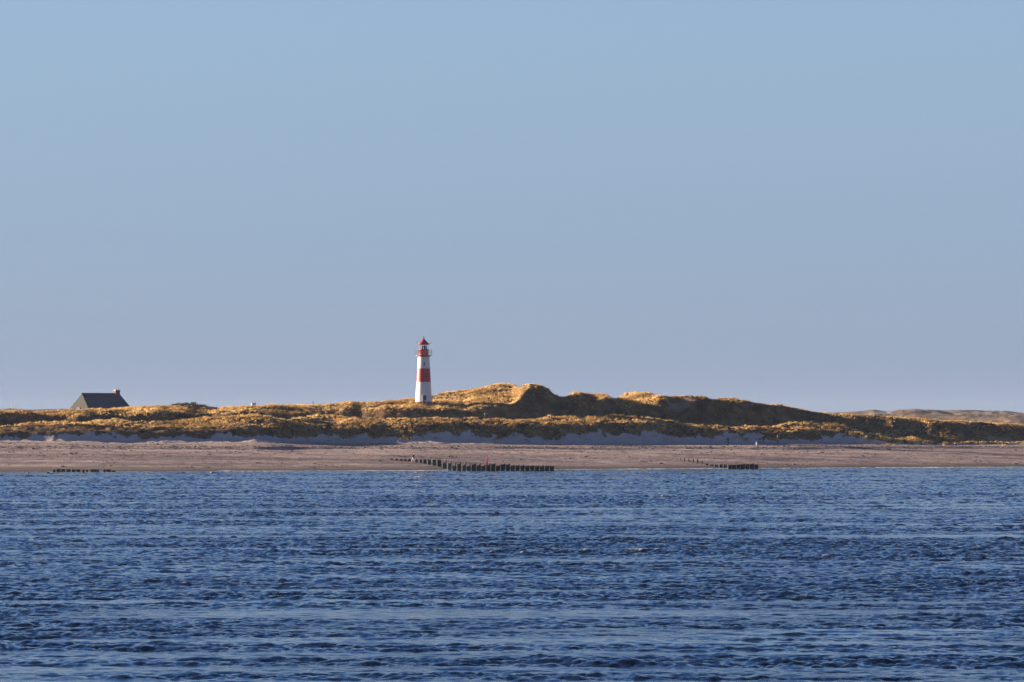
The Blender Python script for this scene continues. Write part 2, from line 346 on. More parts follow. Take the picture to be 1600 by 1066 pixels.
def water_material():
    m = bpy.data.materials.new("sea water"); m.use_nodes = True; t = m.node_tree; N = t.nodes.new; L = t.links.new
    b = t.nodes['Principled BSDF']; b.inputs['IOR'].default_value = 1.333; b.inputs['Roughness'].default_value = .10
    g = N('ShaderNodeNewGeometry')
    def noise(sc, det, st, rough=.6):
        mp = N('ShaderNodeMapping'); mp.inputs['Scale'].default_value = st; n = N('ShaderNodeTexNoise')
        n.inputs['Scale'].default_value = sc; n.inputs['Detail'].default_value = det; n.inputs['Roughness'].default_value = rough
        L(g.outputs['Position'], mp.inputs[0]); L(mp.outputs[0], n.inputs['Vector']); return n.outputs['Fac']
    at = N('ShaderNodeAttribute'); at.attribute_name = 'foam'
    c = N('ShaderNodeMix'); c.data_type = 'RGBA'; L(at.outputs['Fac'], c.inputs[0])
    c.inputs[6].default_value = (.006, .019, .050, 1); c.inputs[7].default_value = (.75, .76, .78, 1)
    L(c.outputs[2], b.inputs['Base Color'])
    rr = N('ShaderNodeMapRange'); rr.inputs['To Min'].default_value = .08; rr.inputs['To Max'].default_value = .8
    L(at.outputs['Fac'], rr.inputs[0]); L(rr.outputs[0], b.inputs['Roughness'])
    st = N('ShaderNodeMapRange'); st.inputs['From Min'].default_value = .40; st.inputs['From Max'].default_value = .58
    st.inputs['To Min'].default_value = .15; st.inputs['To Max'].default_value = 1.0; L(noise(.09, 4, (.35, 1, 1), .55), st.inputs[0])
    bn = N('ShaderNodeBump'); bn.inputs['Distance'].default_value = .035
    L(st.outputs[0], bn.inputs['Strength']); L(noise(4.5, 4, (.75, 1, 1), .65), bn.inputs['Height'])
    L(bn.outputs[0], b.inputs['Normal'])
    return m
sea = np_mesh("sea", np.stack([PX_, PY_, SZ], -1).reshape(-1, 3), grid_faces(*SX.shape), water_material(), True, {'foam': foam})
tag(sea, kind='structure')

# ------------------------------------------------------------------ marram grass: blades in tufts over the vegetated dunes
def grass_material():
    m = bpy.data.materials.new("marram"); m.use_nodes = True; t = m.node_tree; N = t.nodes.new; L = t.links.new
    t.nodes.remove(t.nodes['Principled BSDF']); o = t.nodes['Material Output']
    at = N('ShaderNodeAttribute'); at.attribute_name = 'tint'
    r = N('ShaderNodeValToRGB'); el = r.color_ramp.elements
    el[0].position = .05; el[0].color = (.050, .033, .028, 1); el[1].position = .95; el[1].color = (.95, .72, .38, 1)
    k = el.new(.35); k.color = (.27, .165, .068, 1); k = el.new(.7); k.color = (.72, .47, .19, 1)
    L(at.outputs['Fac'], r.inputs[0])
    d = N('ShaderNodeBsdfDiffuse'); tr = N('ShaderNodeBsdfTranslucent'); mx = N('ShaderNodeMixShader'); mx.inputs[0].default_value = .5
    L(r.outputs[0], d.inputs[0]); L(r.outputs[0], tr.inputs[0]); L(d.outputs[0], mx.inputs[1]); L(tr.outputs[0], mx.inputs[2]); L(mx.outputs[0], o.inputs[0])
    return m
def grass(name, n, y0, y1, hmin, hmax, nb, wid):
    Y = rng.uniform(y0, y1, n); X = rng.uniform(-1, 1, n)*.19*Y
    vg = veg_at(X, Y); u = X/Y
    dens = .55+.9*fbm(X/3.5+40, Y/3.5, 3)
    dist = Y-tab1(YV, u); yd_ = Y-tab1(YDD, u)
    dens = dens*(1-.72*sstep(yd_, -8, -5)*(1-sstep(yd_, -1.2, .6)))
    dens = np.where(dist < 1.5, dens*.7, dens)
    ok = ((vg > .25) | ((dist > -4) & (rng.random(n) < .03+.3*(fbm(X/3, Y/2.5, 2) > .28)))) & (rng.random(n) < dens) & (Y < tab1(YDD, u)+95)
    X, Y = X[ok], Y[ok]; u = X/Y; Z = height(X, Y); n = len(X)
    tt = np.clip(.60+.42*fbm(X/6+11, Y/5, 3)*.8+.10*rng.normal(size=n), 0, 1)
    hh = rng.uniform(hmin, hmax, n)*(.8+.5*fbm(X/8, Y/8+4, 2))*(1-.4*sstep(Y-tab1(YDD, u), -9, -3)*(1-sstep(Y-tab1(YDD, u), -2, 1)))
    a = rng.uniform(0, 2*np.pi, (n, nb)); rr = np.abs(rng.normal(0, .16, (n, nb)))
    bx_ = X[:, None]+rr*np.cos(a); by_ = Y[:, None]+rr*np.sin(a)
    lean = rng.uniform(.15, .65, (n, nb)); L_ = hh[:, None]*rng.uniform(.7, 1.15, (n, nb))
    tx = bx_+L_*(lean*np.cos(a)+.22); ty = by_+L_*(lean*np.sin(a)-.08); tz = Z[:, None]+L_*np.sqrt(np.clip(1-lean**2, .2, 1))
    w = wid*rng.uniform(.7, 1.3, (n, nb)); wa = rng.uniform(0, np.pi, (n, nb))
    wx, wy = w*np.cos(wa), w*np.sin(wa); zb = np.broadcast_to(Z[:, None]-.08, bx_.shape)
    mxp, myp, mzp = bx_*.5+tx*.5-.0, by_*.5+ty*.5, zb*.38+tz*.62
    V = np.stack([np.stack([bx_-wx, by_-wy, zb], -1), np.stack([bx_+wx, by_+wy, zb], -1),
                  np.stack([mxp+wx*.8, myp+wy*.8, mzp], -1), np.stack([tx, ty, tz], -1)], 2).reshape(-1, 3)
    f = np.arange(len(V)).reshape(-1, 4)
    tint = np.repeat(np.clip(tt[:, None]+rng.normal(0, .07, (n, nb)), 0, 1).reshape(-1), 4)
    o = np_mesh(name, V, f, grass_material(), False, {'tint': tint})
    tag(o, 'golden winter marram grass covering the dunes in wind-combed tufts', 'grass', kind='stuff')
    print("tufts", n)
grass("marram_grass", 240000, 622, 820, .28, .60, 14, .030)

# ------------------------------------------------------------------ stones and wrack on the beach
def stones():
    n = 50000
    Y = rng.uniform(560, 650, n); X = rng.uniform(-1, 1, n)*.18*Y; u = X/Y
    d = Y-tab1(YSC, u); s = Y-tab1(YSH, u)
    p = np.exp(-((d-3)/3.0)**2)*.9+.16*(fbm(X/12, Y/3, 3) > .12)+.03
    ok = (rng.random(n) < p) & (s > 4) & (Y < tab1(YTOE, u)+2); X, Y = X[ok], Y[ok]; Z = height(X, Y); n = len(X)
    b_ = bmesh.new(); bmesh.ops.create_icosphere(b_, subdivisions=1, radius=1)
    base = np.array([v.co[:] for v in b_.verts]); fc = np.array([[v.index for v in f.verts] for f in b_.faces]); b_.free(); q = len(base)
    r = rng.lognormal(-2.35, .45, n)[:, None, None]*rng.uniform(.75, 1.2, (n, q, 3))*rng.uniform(.6, 1.4, (n, 1, 3))*np.array([1.2, 1, .55])
    V = base[None]*r+np.stack([X, Y, Z+.02], -1)[:, None]
    Fc = (fc[None]+q*np.arange(n)[:, None, None]).reshape(-1, 3)
    o = np_mesh("beach_stones", V.reshape(-1, 3), Fc, mat("stone", (.18, .14, .135), .9, .3, .8), False)
    tag(o, 'dark stones and seaweed wrack strewn along the sand', 'stones', kind='stuff')
stones()
# ------------------------------------------------------------------ thin sea air
def haze():
    m = bpy.data.materials.new("haze air"); m.use_nodes = True; t = m.node_tree; t.nodes.clear()
    o = t.nodes.new('ShaderNodeOutputMaterial'); v = t.nodes.new('ShaderNodeVolumePrincipled')
    v.inputs['Color'].default_value = (.62, .74, 1, 1); v.inputs['Density'].default_value = .00004
    t.links.new(v.outputs[0], o.inputs['Volume'])
    b = bmesh.new(); bx(b, -8200, 8200, -2200, 6300, -6.5, 45); h = obj("haze", b, m); tag(h, kind='stuff')
haze()
#PART2
# ------------------------------------------------------------------ materials of the built things
M_WHITE = mat("white render", (.80, .79, .77), .6, .05, 1.2, (.70, .68, .65), stretch=(1, 1, .4))
M_RED = mat("red paint", (.52, .035, .035), .5, .08, 1.5, (.42, .03, .03), stretch=(1, 1, .4))
M_ROOFRED = mat("red roof", (.42, .02, .045), .45, .08, 2)
M_GREY = mat("galvanised rail", (.22, .23, .26), .5, .1, 4, metal=.2)
M_DARK = mat("dark metal", (.03, .032, .038), .5, .1, 4)
M_DOOR = mat("slate door", (.075, .10, .13), .5, .1, 3)
M_PAPER = mat("pale notice", (.72, .74, .74), .7, .03, 3)
M_THATCH = mat("reed thatch", (.095, .105, .13), .95, .2, 1.6, (.058, .066, .085), bump=.05, stretch=(4, 4, .5))
M_GABLE = mat("gable thatch", (.052, .046, .050), .95, .2, 1.6, (.034, .031, .034), bump=.05, stretch=(4, 4, .5))  # darker, less blue thatch for the left hip alone
M_BRICK = mat("brick", (.26, .10, .075), .9, .15, 6)
M_CAP = mat("concrete cap", (.50, .46, .44), .9, .1, 4)
M_PILE = mat("tarred pile", (.030, .029, .027), .85, .2, 3, (.012, .013, .013), bump=.03, stretch=(3, 3, .6))
M_PILEB = mat("weathered pile", (.085, .080, .075), .9, .2, 3, (.040, .040, .042), bump=.03, stretch=(3, 3, .6))
M_WOOD = mat("grey wood", (.16, .13, .11), .9, .2, 5)
def glass_mat():
    m = bpy.data.materials.new("lantern glass"); m.use_nodes = True; b = m.node_tree.nodes['Principled BSDF']
    b.inputs['Base Color'].default_value = (.93, .96, .96, 1); b.inputs['Roughness'].default_value = .04
    b.inputs['Transmission Weight'].default_value = 1; b.inputs['IOR'].default_value = 1.15; return m
M_GLASS = glass_mat()

# ------------------------------------------------------------------ lighthouse
def lighthouse(px, py):
    X, Y, Z = on_ground(px, py); s = Y/FPX                    # metres per photo pixel at that distance
    root = empty("lighthouse", (X, Y, Z-.1)); root.rotation_euler.z = math.atan2(-X, Y)
    tag(root, 'red and white banded lighthouse with red conical cap standing on the grassy dune', 'lighthouse')
    z = lambda p: (631-p)*s+.1
    rad = lambda p: np.interp(p, [556, 631], [8.9, 13.2])*s
    def ring(name, pa, pb, m, extra=0, n=48):
        b = bmesh.new(); lathe(b, [(rad(pa)+extra, z(pa)), (rad(pb)+extra, z(pb))], n); return obj(name, b, m, root, True)
    b = bmesh.new(); lathe(b, [(rad(634)+.0, z(634)), (rad(631)+.05, z(631)), (rad(628)+.05, z(628)), (rad(628), z(628)+.02)], 48); obj("plinth", b, M_RED, root, True)
    ring("white_shaft", 628, 597, M_WHITE); ring("red_band", 597, 576, M_RED); ring("white_shaft", 576, 557, M_WHITE)
    # gallery
    rg = 13.0*s
    b = bmesh.new(); lathe(b, [(rad(556)-.05, z(558)), (rg-.3, z(556.4)), (rg, z(556.2)), (rg, z(555.4)), (.2, z(555.4))], 48); obj("gallery_deck", b, M_ROOFRED, root)
    b = bmesh.new()
    for k in range(24):
        a = 2*math.pi*k/24; x, y = (rg-.06)*math.cos(a), (rg-.06)*math.sin(a); tube(b, (x, y, z(555.4)), (x, y, z(547)), .022, n=6)
    for q, rr in ((547, .032), (549.2, .018), (551.2, .018), (553.2, .018)):
        for k in range(24):
            a, c = 2*math.pi*k/24, 2*math.pi*(k+1)/24
            tube(b, ((rg-.06)*math.cos(a), (rg-.06)*math.sin(a), z(q)), ((rg-.06)*math.cos(c), (rg-.06)*math.sin(c), z(q)), rr, n=6)
    obj("railing", b, M_GREY, root)
    rw = 7.6*s
    b = bmesh.new(); lathe(b, [(rw, z(555.4)), (rw, z(547)), (rw+.05, z(546.8)), (rw+.05, z(546.2)), (rw-.12, z(546.2))], 32); obj("watch_room", b, M_RED, root, False)
    for p in root.children:
        if p.name.startswith('watch_room'): p.data.polygons.foreach_set('use_smooth', [True]*len(p.data.polygons))
    # lantern: eight panes between dark mullions, a lens inside, a solid panel facing the sea
    rl = 7.2*s
    for k in range(8):
        a = 2*math.pi*(k+.5)/8-math.pi/2-math.pi/8; c = a+2*math.pi/8
        b = bmesh.new(); p = [(rl*math.cos(t), rl*math.sin(t), zz) for t, zz in ((a, z(546.2)), (c, z(546.2)), (c, z(538.8)), (a, z(538.8)))]
        q = [(x*.985, y*.985, w) for x, y, w in p]
        v = [b.verts.new(w) for w in p]+[b.verts.new(w) for w in q]
        for f in ((0,1,2,3),(4,5,6,7),(0,1,5,4),(1,2,6,5),(2,3,7,6),(3,0,4,7)): b.faces.new([v[i] for i in f])
        mid = (a+c)/2 % (2*math.pi)
        solid = abs(mid-1.5*math.pi) < .1
        obj("lantern_panel" if solid else "window_pane", b, M_DARK if solid else M_GLASS, root)
    for k in range(8):
        b = bmesh.new(); a = 2*math.pi*(k+.5)/8-math.pi/2-math.pi/8; tube(b, (rl*math.cos(a), rl*math.sin(a), z(546.2)), (rl*math.cos(a), rl*math.sin(a), z(538.6)), .045, n=6)
        obj("mullion", b, M_WHITE, root)
    b = bmesh.new(); lathe(b, [(.001, z(546)), (.30, z(546)), (.36, z(544.5)), (.36, z(541)), (.25, z(539.6)), (.001, z(539.4))], 20); obj("lens", b, M_DARK, root, True)
    b = bmesh.new(); lathe(b, [(.30*rl, z(546.1)), (rl*.72, z(546.15)), (rl*.72, z(543.8))], 20, math.pi*.72, math.pi*1.36); obj("pane_brightener", b, M_WHITE, root, True)  # white screen added behind the glass to brighten the panes
    b = bmesh.new(); lathe(b, [(rl*.72, z(546.15)), (rl*.72, z(540.2))], 14, math.pi*1.64, math.pi*1.92); obj("pane_brightener", b, M_WHITE, root, True)  # added white screen in place of bright sky seen through the glass
    # roof: concave cone with eaves and finial
    b = bmesh.new(); lathe(b, [(rl*.9, z(538.9)), (9.2*s, z(538.3)), (9.3*s, z(537.6)), (6.3*s, z(535.6)), (3.9*s, z(533)), (2.0*s, z(530.6)), (.7*s, z(529))], 32)
    rf = obj("roof", b, M_ROOFRED, root, True)
    b = bmesh.new(); lathe(b, [(.7*s, z(529)), (.55*s, z(528.2)), (.95*s, z(527.6)), (.95*s, z(527)), (.4*s, z(526.4)), (.14*s, z(524.2)), (.001, z(524))], 16)
    o = obj("finial", b, M_DARK, rf, True)
    for sg in (-1, 1):
        b = bmesh.new()
        tube(b, (sg*8.8*s, 0, z(538)), (sg*10.3*s, 0, z(536.8)), .05, n=6); tube(b, (sg*10.3*s, 0, z(537)), (sg*12.6*s, 0, z(531.4)), .035, .02, n=6)
        tube(b, (sg*10.3*s, -.12, z(537)), (sg*10.3*s, .12, z(537)), .05, n=6)
        obj("antenna_arm", b, M_GREY, root)
    # door on the sea side, slit window above
    yd = -rad(630)
    b = bmesh.new(); w0, w1, d0, d1 = 3.4*s, 2.5*s, z(630.9), z(618.2)
    bx(b, -w0, -w1, yd-.14, yd+.6, d0, d1+.12); bx(b, w1, w0, yd-.14, yd+.6, d0, d1+.12); bx(b, -w1, w1, yd-.141, yd+.9, d1, d1+.121)
    fr = obj("door_frame", b, M_WHITE, root)
    b = bmesh.new(); bx(b, -w1, w1, yd-.05, yd+.7, d0, d1); dr = obj("door", b, M_DOOR, root)
    b = bmesh.new(); bx(b, -.02, .24, yd-.066, yd-.05, z(627.6), z(625.4)); obj("notice", b, M_PAPER, dr)
    b = bmesh.new(); bx(b, -.30, -.24, yd-.11, yd-.05, z(625), z(624.2)); obj("door_handle", b, M_GREY, dr)
    for q in (fr, dr): q.location.x = 1.6*s
    b = bmesh.new(); yw = -rad(570); bx(b, -.9*s, .9*s, yw-.03, yw+.25, z(572), z(566.2)); wn = obj("window", b, M_DOOR, root)
    b = bmesh.new(); bx(b, -1.15*s, 1.15*s, yw-.08, yw+.2, z(572.7), z(572)); obj("sill", b, M_WHITE, wn)
    wn.location.x = 1.0*s
    return root
lighthouse(662, 631)

# ------------------------------------------------------------------ thatched house behind the dunes
def house():
    Y = 772.0; s = Y/FPX; X = (157.5-800)*s
    zg = Hs(X, Y); zr = EYE+(HOR-615.3)*s; ze = EYE+(HOR-646)*s       # ground, ridge, eaves
    root = empty("thatched_house", (X, Y, zg), R(38))
    tag(root, 'house with steep dark thatched roof and brick chimney half hidden behind the dunes', 'house')
    ph = R(38); a, b2, r = 30.5*s/math.cos(ph)+.3, 20*s/math.sin(ph)+.9, 26.5*s/math.cos(ph)
    H = zr-zg; E = ze-zg; tk = .35
    b = bmesh.new(); bx(b, -a+.7, a-.7, -b2+.7, b2-.7, -1.5, E+.25); wl = obj("wall", b, M_BRICK, root)
    def slab(name, pts, m, par=root):
        pts = [Vector(p) for p in pts]; nrm = (pts[1]-pts[0]).cross(pts[2]-pts[0]).normalized()
        if nrm.z < 0: nrm = -nrm
        bb = bmesh.new(); n = 10; top = []
        A = [bb.verts.new(p) for p in pts]; B = [bb.verts.new(p-nrm*tk) for p in pts]; k = len(pts)
        bb.faces.new(A); bb.faces.new(B[::-1])
        for i in range(k): bb.faces.new((A[i], A[(i+1)%k], B[(i+1)%k], B[i]))
        return obj(name, bb, m, par)
    rf = slab("roof", [(-a, -b2, E), (a, -b2, E), (r, 0, H), (-r, 0, H)], M_THATCH)
    slab("roof_slope", [(a, b2, E), (-a, b2, E), (-r, 0, H), (r, 0, H)], M_THATCH)
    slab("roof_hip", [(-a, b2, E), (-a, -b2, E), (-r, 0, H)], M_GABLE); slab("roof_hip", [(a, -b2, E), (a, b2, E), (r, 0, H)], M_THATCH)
    bb = bmesh.new(); tube(bb, (-r-.1, 0, H+.02), (r+.1, 0, H+.02), .16, n=8); obj("ridge_cap", bb, M_THATCH, root)
    # eyebrow window in the left hip
    bb = bmesh.new(); n = 12; f = []; bk = []
    for i in range(n+1):
        t = math.pi*i/n; yy = .1-1.05*math.cos(t); zz = E+.85+.75*math.sin(t); xx = -a+(zz-E)/(H-E)*(a-r)
        f.append(bb.verts.new((xx-.18, yy, zz))); bk.append(bb.verts.new((xx+.5, yy, zz)))
    bb.faces.new(f); bb.faces.new(bk[::-1])
    for i in range(n): bb.faces.new((f[i], f[i+1], bk[i+1], bk[i]))
    bb.faces.new((f[0], bk[0], bk[-1], f[-1])); obj("dormer_window", bb, M_WOOD, root)
    bb = bmesh.new(); cx = r-.75; bx(bb, cx-.62, cx+.62, -.5, .5, H-.9, H+.75); ch = obj("chimney", bb, M_BRICK, root)
    bb = bmesh.new(); bx(bb, cx-.70, cx+.70, -.58, .58, H+.75, H+1.0)
    for q in (-.35, .3): tube(bb, (cx+q, 0, H+1.0), (cx+q, 0, H+1.28), .13, .11, 10)
    obj("chimney_cap", bb, M_CAP, ch)
house()

# ------------------------------------------------------------------ groynes: rows of broad piles running into the water
def pile_mesh(w, d, h, notch, seed):
    r = random.Random(seed); b = bmesh.new(); n = 5; xs = [-w/2+w*i/n for i in range(n+1)]
    tops = [h*(1+r.uniform(-.05, .05)) for _ in range(n+1)]
    if notch > 0:                                       # worn to a stump with a taller splinter at one side
        for i in range(n+1):
            tops[i] = h*(1.0 if i >= n-1 else 1-notch+r.uniform(-.04, .04))
    f = [b.verts.new((x, -d/2, -1.2)) for x in xs]; g = [b.verts.new((x, d/2, -1.2)) for x in xs]
    ft = [b.verts.new((x, -d/2, t)) for x, t in zip(xs, tops)]; gt = [b.verts.new((x, d/2, t+r.uniform(-.03, .03))) for x, t in zip(xs, tops)]
    for i in range(n):
        b.faces.new((f[i], f[i+1], ft[i+1], ft[i])); b.faces.new((g[i+1], g[i], gt[i], gt[i+1])); b.faces.new((ft[i], ft[i+1], gt[i+1], gt[i]))
    b.faces.new((f[0], ft[0], gt[0], g[0])); b.faces.new((f[n], g[n], gt[n], ft[n]))
    return b
def groyne(name, label, items, top=None):
    """items: (px centre, px width, py top, py base, notch)"""
    root = None
    for k, (px, pw, pt, pb, notch, Y) in enumerate(items):
        s = Y/FPX; X = (px-800)*s; z0 = max(Hs(X, Y), 0)
        if root is None:
            root = empty(name, (X, Y, 0)); tag(root, label, 'groyne'); O = Vector((X, Y, 0))
        zt = EYE+(HOR-pt)*s; w = pw*s
        b = pile_mesh(w, min(w, .34)*random.uniform(.8, 1.1), max(zt-z0, .12), notch, hash((name, k)) & 0xffff if False else k*31+len(name))
        o = obj("pile", b, M_PILEB if notch > .2 or (pw > 5 and pb < 728) else M_PILE, root)
        o.location = Vector((X, Y, z0))-O; o.rotation_euler = (R(random.uniform(-1.5, 1.5)), R(random.uniform(-1.2, 1.2)), R(random.uniform(6, 15)))
    return root
def ydist(px, off): return float(np.interp(px, PXA, YSH))+off
it = []
# landward stubs climbing the sand, then tall worn piles, then the full row standing in the water
def ypile(py):      # distance of the beach surface seen at this row
    return None
def g_at(px, py): return on_ground(px, py)[1]
for px, pw, pt, pb in ((612, 4, 716.4, 718.4), (619.5, 4, 716.6, 719.2), (627, 3.5, 717.2, 720), (633.5, 3.5, 716.8, 720.2), (640, 4, 717, 720.8), (650.5, 3.5, 717.6, 722), (657, 3.6, 717.6, 723)):
    it.append((px, pw, pt, pb, 0, g_at(px, pb)))
for px, pw, pt, pb in ((664, 5, 718, 724.4), (670.5, 5.4, 718, 726), (678, 5.6, 718, 727.5), (686, 6, 718.6, 729)):
    it.append((px, pw, pt, pb, 0, g_at(px, pb)))
k = 0; px = 694.5
while px < 866:
    pt = np.interp(px, [694, 720, 745, 800, 866], [720.5, 724, 726.5, 727, 728.5]); notch = np.interp(px, [694, 720, 780, 830], [.45, .4, .14, .05])*random.uniform(.6, 1.2)
    Y = np.interp(px, [694, 720, 866], [g_at(694, 731.5), 558, 556])
    it.append((px, 6.5 if px > 735 else 5.8, pt-(2.4 if px < 800 else .3)*(k % 3 != 2), 735, notch, Y)); px += 7.62; k += 1
groyne("groyne", "long dark groyne of broad piles running from the sand past the lighthouse into the sea", it)
it = []
for px, pt, pb in ((1050, 715.4, 716.4), (1057.5, 716.6, 718.6), (1062.5, 716.4, 719.4), (1069.5, 716, 720.8), (1076, 717, 721.6), (1083, 717.3, 723), (1090, 716.6, 723.8), (1096.5, 720, 724.6)):
    it.append((px, 1.5, pt, pb, 0, g_at(px, pb)))
for px, pw, pt, pb in ((1104, 4.5, 724.6, 727), (1111.5, 5, 725.8, 728), (1118.5, 5, 726, 729.4), (1126, 5.2, 725, 730.4), (1132.5, 5.2, 725.2, 731.4)):
    it.append((px, pw, pt, pb, .12, g_at(px, pb)))
for i in range(7): it.append((1140+i*6.9, 6.1, 725.3+random.uniform(-.7, .7), 732.5, .05, 580))
groyne("groyne", "shorter dark groyne right of centre with thin landward stakes and squat seaward piles", it)
it = []
for px, pw, pt in ((85, 4, 733.7), (92, 6, 733), (99.5, 6, 733.3), (107.5, 6.2, 733.2), (115.5, 5.6, 733.6), (122.8, 6, 733.5), (131, 3.8, 733.8), (136.6, 3.2, 733.8), (144.5, 5, 733.3), (149.5, 4, 733.2), (153.6, 2.6, 733.4), (163.8, 3.4, 733.5), (170, 6.6, 733.6), (178, 6, 735.2)):
    it.append((px, pw, pt, 736.5, 0, 549.5))
groyne("groyne", "low broken line of black piles awash at the water's edge below the thatched house", it)

# ------------------------------------------------------------------ people
def skin_obj(name, verts, edges, radii, mat_, parent, rootv=0, sub_=1):
    me = bpy.data.meshes.new(name+"_skeleton"); me.from_pydata([tuple(v) for v in verts], edges, [])
    o = bpy.data.objects.new(name, me); C.objects.link(o)
    md = o.modifiers.new("skin", 'SKIN'); md.use_smooth_shade = True
    lay = me.skin_vertices[0].data if me.skin_vertices else None
    if lay is None:
        bm = bmesh.new(); bm.from_mesh(me); bm.verts.layers.skin.verify(); bm.to_mesh(me); bm.free(); lay = me.skin_vertices[0].data
    for i, r in enumerate(radii):
        lay[i].radius = (r, r) if not isinstance(r, tuple) else r; lay[i].use_root = (i == rootv)
    sb = o.modifiers.new("sub", 'SUBSURF'); sb.levels = sb.render_levels = sub_
    dg = bpy.context.evaluated_depsgraph_get(); m2 = bpy.data.meshes.new_from_object(o.evaluated_get(dg))
    bpy.data.objects.remove(o); bpy.data.meshes.remove(me)
    m2.name = name; m2.materials.clear(); m2.materials.append(mat_)
    m2.polygons.foreach_set('use_smooth', [True]*len(m2.polygons))
    o = bpy.data.objects.new(name, m2); C.objects.link(o); o.parent = parent; return o
M_SKIN = mat("skin", (.52, .33, .25), .6, .04, 5)
def person(px, py, label, face, coat, legs, hair, stride=.0, lean=.0, skirt=False, arm=(0, 0), height_=1.72, bag=None, hairtype='hair', group=None):
    X, Y, Z = on_ground(px, py); root = empty("person", (X, Y, Z), face); tag(root, label, 'person')
    h = height_; f = stride; L = lean
    # body faces local -Y
    P = dict(pel=(0, 0, .53), wai=(0, -L*.05, .61), che=(0, -L*.12, .72), sh=(0, -L*.17, .80), nk=(0, -L*.19, .845), hd0=(0, -L*.21-.008, .885), hd1=(0, -L*.23-.012, .94), hd2=(0, -L*.235-.006, .985))
    V = [P[k] for k in ('pel', 'wai', 'che', 'sh', 'nk', 'hd0', 'hd1', 'hd2')]; rad = [(.085, .062), (.075, .055), (.088, .062), (.062, .045), .033, .040, .052, .030]
    E = [(0, 1), (1, 2), (2, 3), (3, 4), (4, 5), (5, 6), (6, 7)]
    J = {}
    for sgn in (-1, 1):
        st = f*sgn; k0 = len(V)
        hip = (.05*sgn, 0, .50); kn = (.055*sgn, -st*.09-.01, .275); an = (.055*sgn, -st*.15+(.03 if st < 0 else 0), .045); to = (.06*sgn, -st*.15-.10, .018)
        V += [hip, kn, an, to]; rad += [.052, .034, .023, (.024, .018)]; E += [(0, k0), (k0, k0+1), (k0+1, k0+2), (k0+2, k0+3)]
        J['leg', sgn] = (hip, kn, an)
        k1 = len(V); a = arm[0 if sgn < 0 else 1]
        s0 = (.122*sgn, -L*.16, .785); el = (.150*sgn, -L*.12-a*.06+.01, .63); wr = (.140*sgn, -L*.10-a*.17-.03, .49+a*.12)
        ha = (.140*sgn, wr[1]-.02-a*.03, wr[2]-.045+a*.03)
        V += [s0, el, wr, ha]; rad += [.034, .026, .016, (.019, .010)]; E += [(3, k1), (k1, k1+1), (k1+1, k1+2), (k1+2, k1+3)]
        J['arm', sgn] = (s0, el, wr)
        d = Vector(ha)-Vector(wr); d.normalize()
        for q in range(4):                             # four curled fingers
            off = Vector((.0, (q-1.5)*.0105, 0)); a0 = Vector(ha)+off; ln = (.040, .046, .043, .034)[q]
            m_ = a0+d*ln*.6; t_ = m_+d*ln*.35+Vector((-sgn*.012, 0, 0)); k2 = len(V)
            V += [tuple(a0+d*.012), tuple(m_), tuple(t_)]; rad += [.0052, .0048, .004]; E += [(k1+3, k2), (k2, k2+1), (k2+1, k2+2)]
        k2 = len(V); t0 = Vector(wr)*.5+Vector(ha)*.5+Vector((0, -.016, 0)); V += [tuple(t0), tuple(t0+d*.03+Vector((-sgn*.004, -.012, 0)))]; rad += [.006, .0048]
        E += [(k1+3, k2), (k2, k2+1)]
    sc = lambda vs_: [(x*h, y*h, z*h) for x, y, z in vs_]
    sr = lambda rs_: [tuple(q*h for q in r) if isinstance(r, tuple) else r*h for r in rs_]
    skin_obj("body", sc(V), E, sr(rad), M_SKIN, root)
    # face
    hd = Vector(P['hd1'])*h
    b = bmesh.new(); tube(b, hd+Vector((0, -.045*h, .004*h)), hd+Vector((0, -.068*h, -.010*h)), .005*h, .009*h, 6); obj("nose", b, M_SKIN, root, True)
    for sg in (-1, 1):
        b = bmesh.new(); bmesh.ops.create_uvsphere(b, u_segments=8, v_segments=6, radius=.0065*h, matrix=Matrix.Translation(hd+Vector((sg*.019*h, -.047*h, .006*h)))); obj("eye", b, M_DARK, root, True)
        b = bmesh.new(); bmesh.ops.create_uvsphere(b, u_segments=8, v_segments=6, radius=.012*h, matrix=Matrix.Translation(hd+Vector((sg*.051*h, 0, 0)))@Matrix.Diagonal((.5, .8, 1.3, 1))); obj("ear", b, M_SKIN, root, True)
    b = bmesh.new(); bx(b, hd.x-.014*h, hd.x+.014*h, hd.y-.050*h, hd.y-.040*h, hd.z-.027*h, hd.z-.022*h); obj("mouth", b, M_RED, root)
    # hair or hat
    b = bmesh.new(); bmesh.ops.create_uvsphere(b, u_segments=16, v_segments=10, radius=.060*h, matrix=Matrix.Translation(hd+Vector((0, .010*h, .016*h)))@Matrix.Diagonal((.96, 1, .95, 1)))
    if hairtype == 'hood': bmesh.ops.create_uvsphere(b, u_segments=16, v_segments=10, radius=.062*h, matrix=Matrix.Translation(hd+Vector((0, .006*h, -.045*h)))@Matrix.Diagonal((1.1, .9, 1.3, 1)))
    obj(hairtype, b, hair, root, True)
    # coat with sleeves
    cv = [(0, 0, .47), P['wai'], P['che'], P['sh'], P['nk']]; cr = [(.102, .080), (.092, .072), (.100, .076), (.078, .060), .043]; ce = [(0, 1), (1, 2), (2, 3), (3, 4)]
    if skirt: cv.append((0, 0, .36)); cr.append((.115, .09)); ce.append((0, 5))
    for sgn in (-1, 1):
        k0 = len(cv); s0, el, wr = J['arm', sgn]; cv += [s0, el, wr]; cr += [.044, .036, .027]; ce += [(3, k0), (k0, k0+1), (k0+1, k0+2)]
    skin_obj("coat", sc(cv), ce, sr(cr), coat, root)
    tv = [(0, 0, .60), (0, 0, .52)]; tr_ = [(.088, .068), (.085, .066)]; te = [(0, 1)]
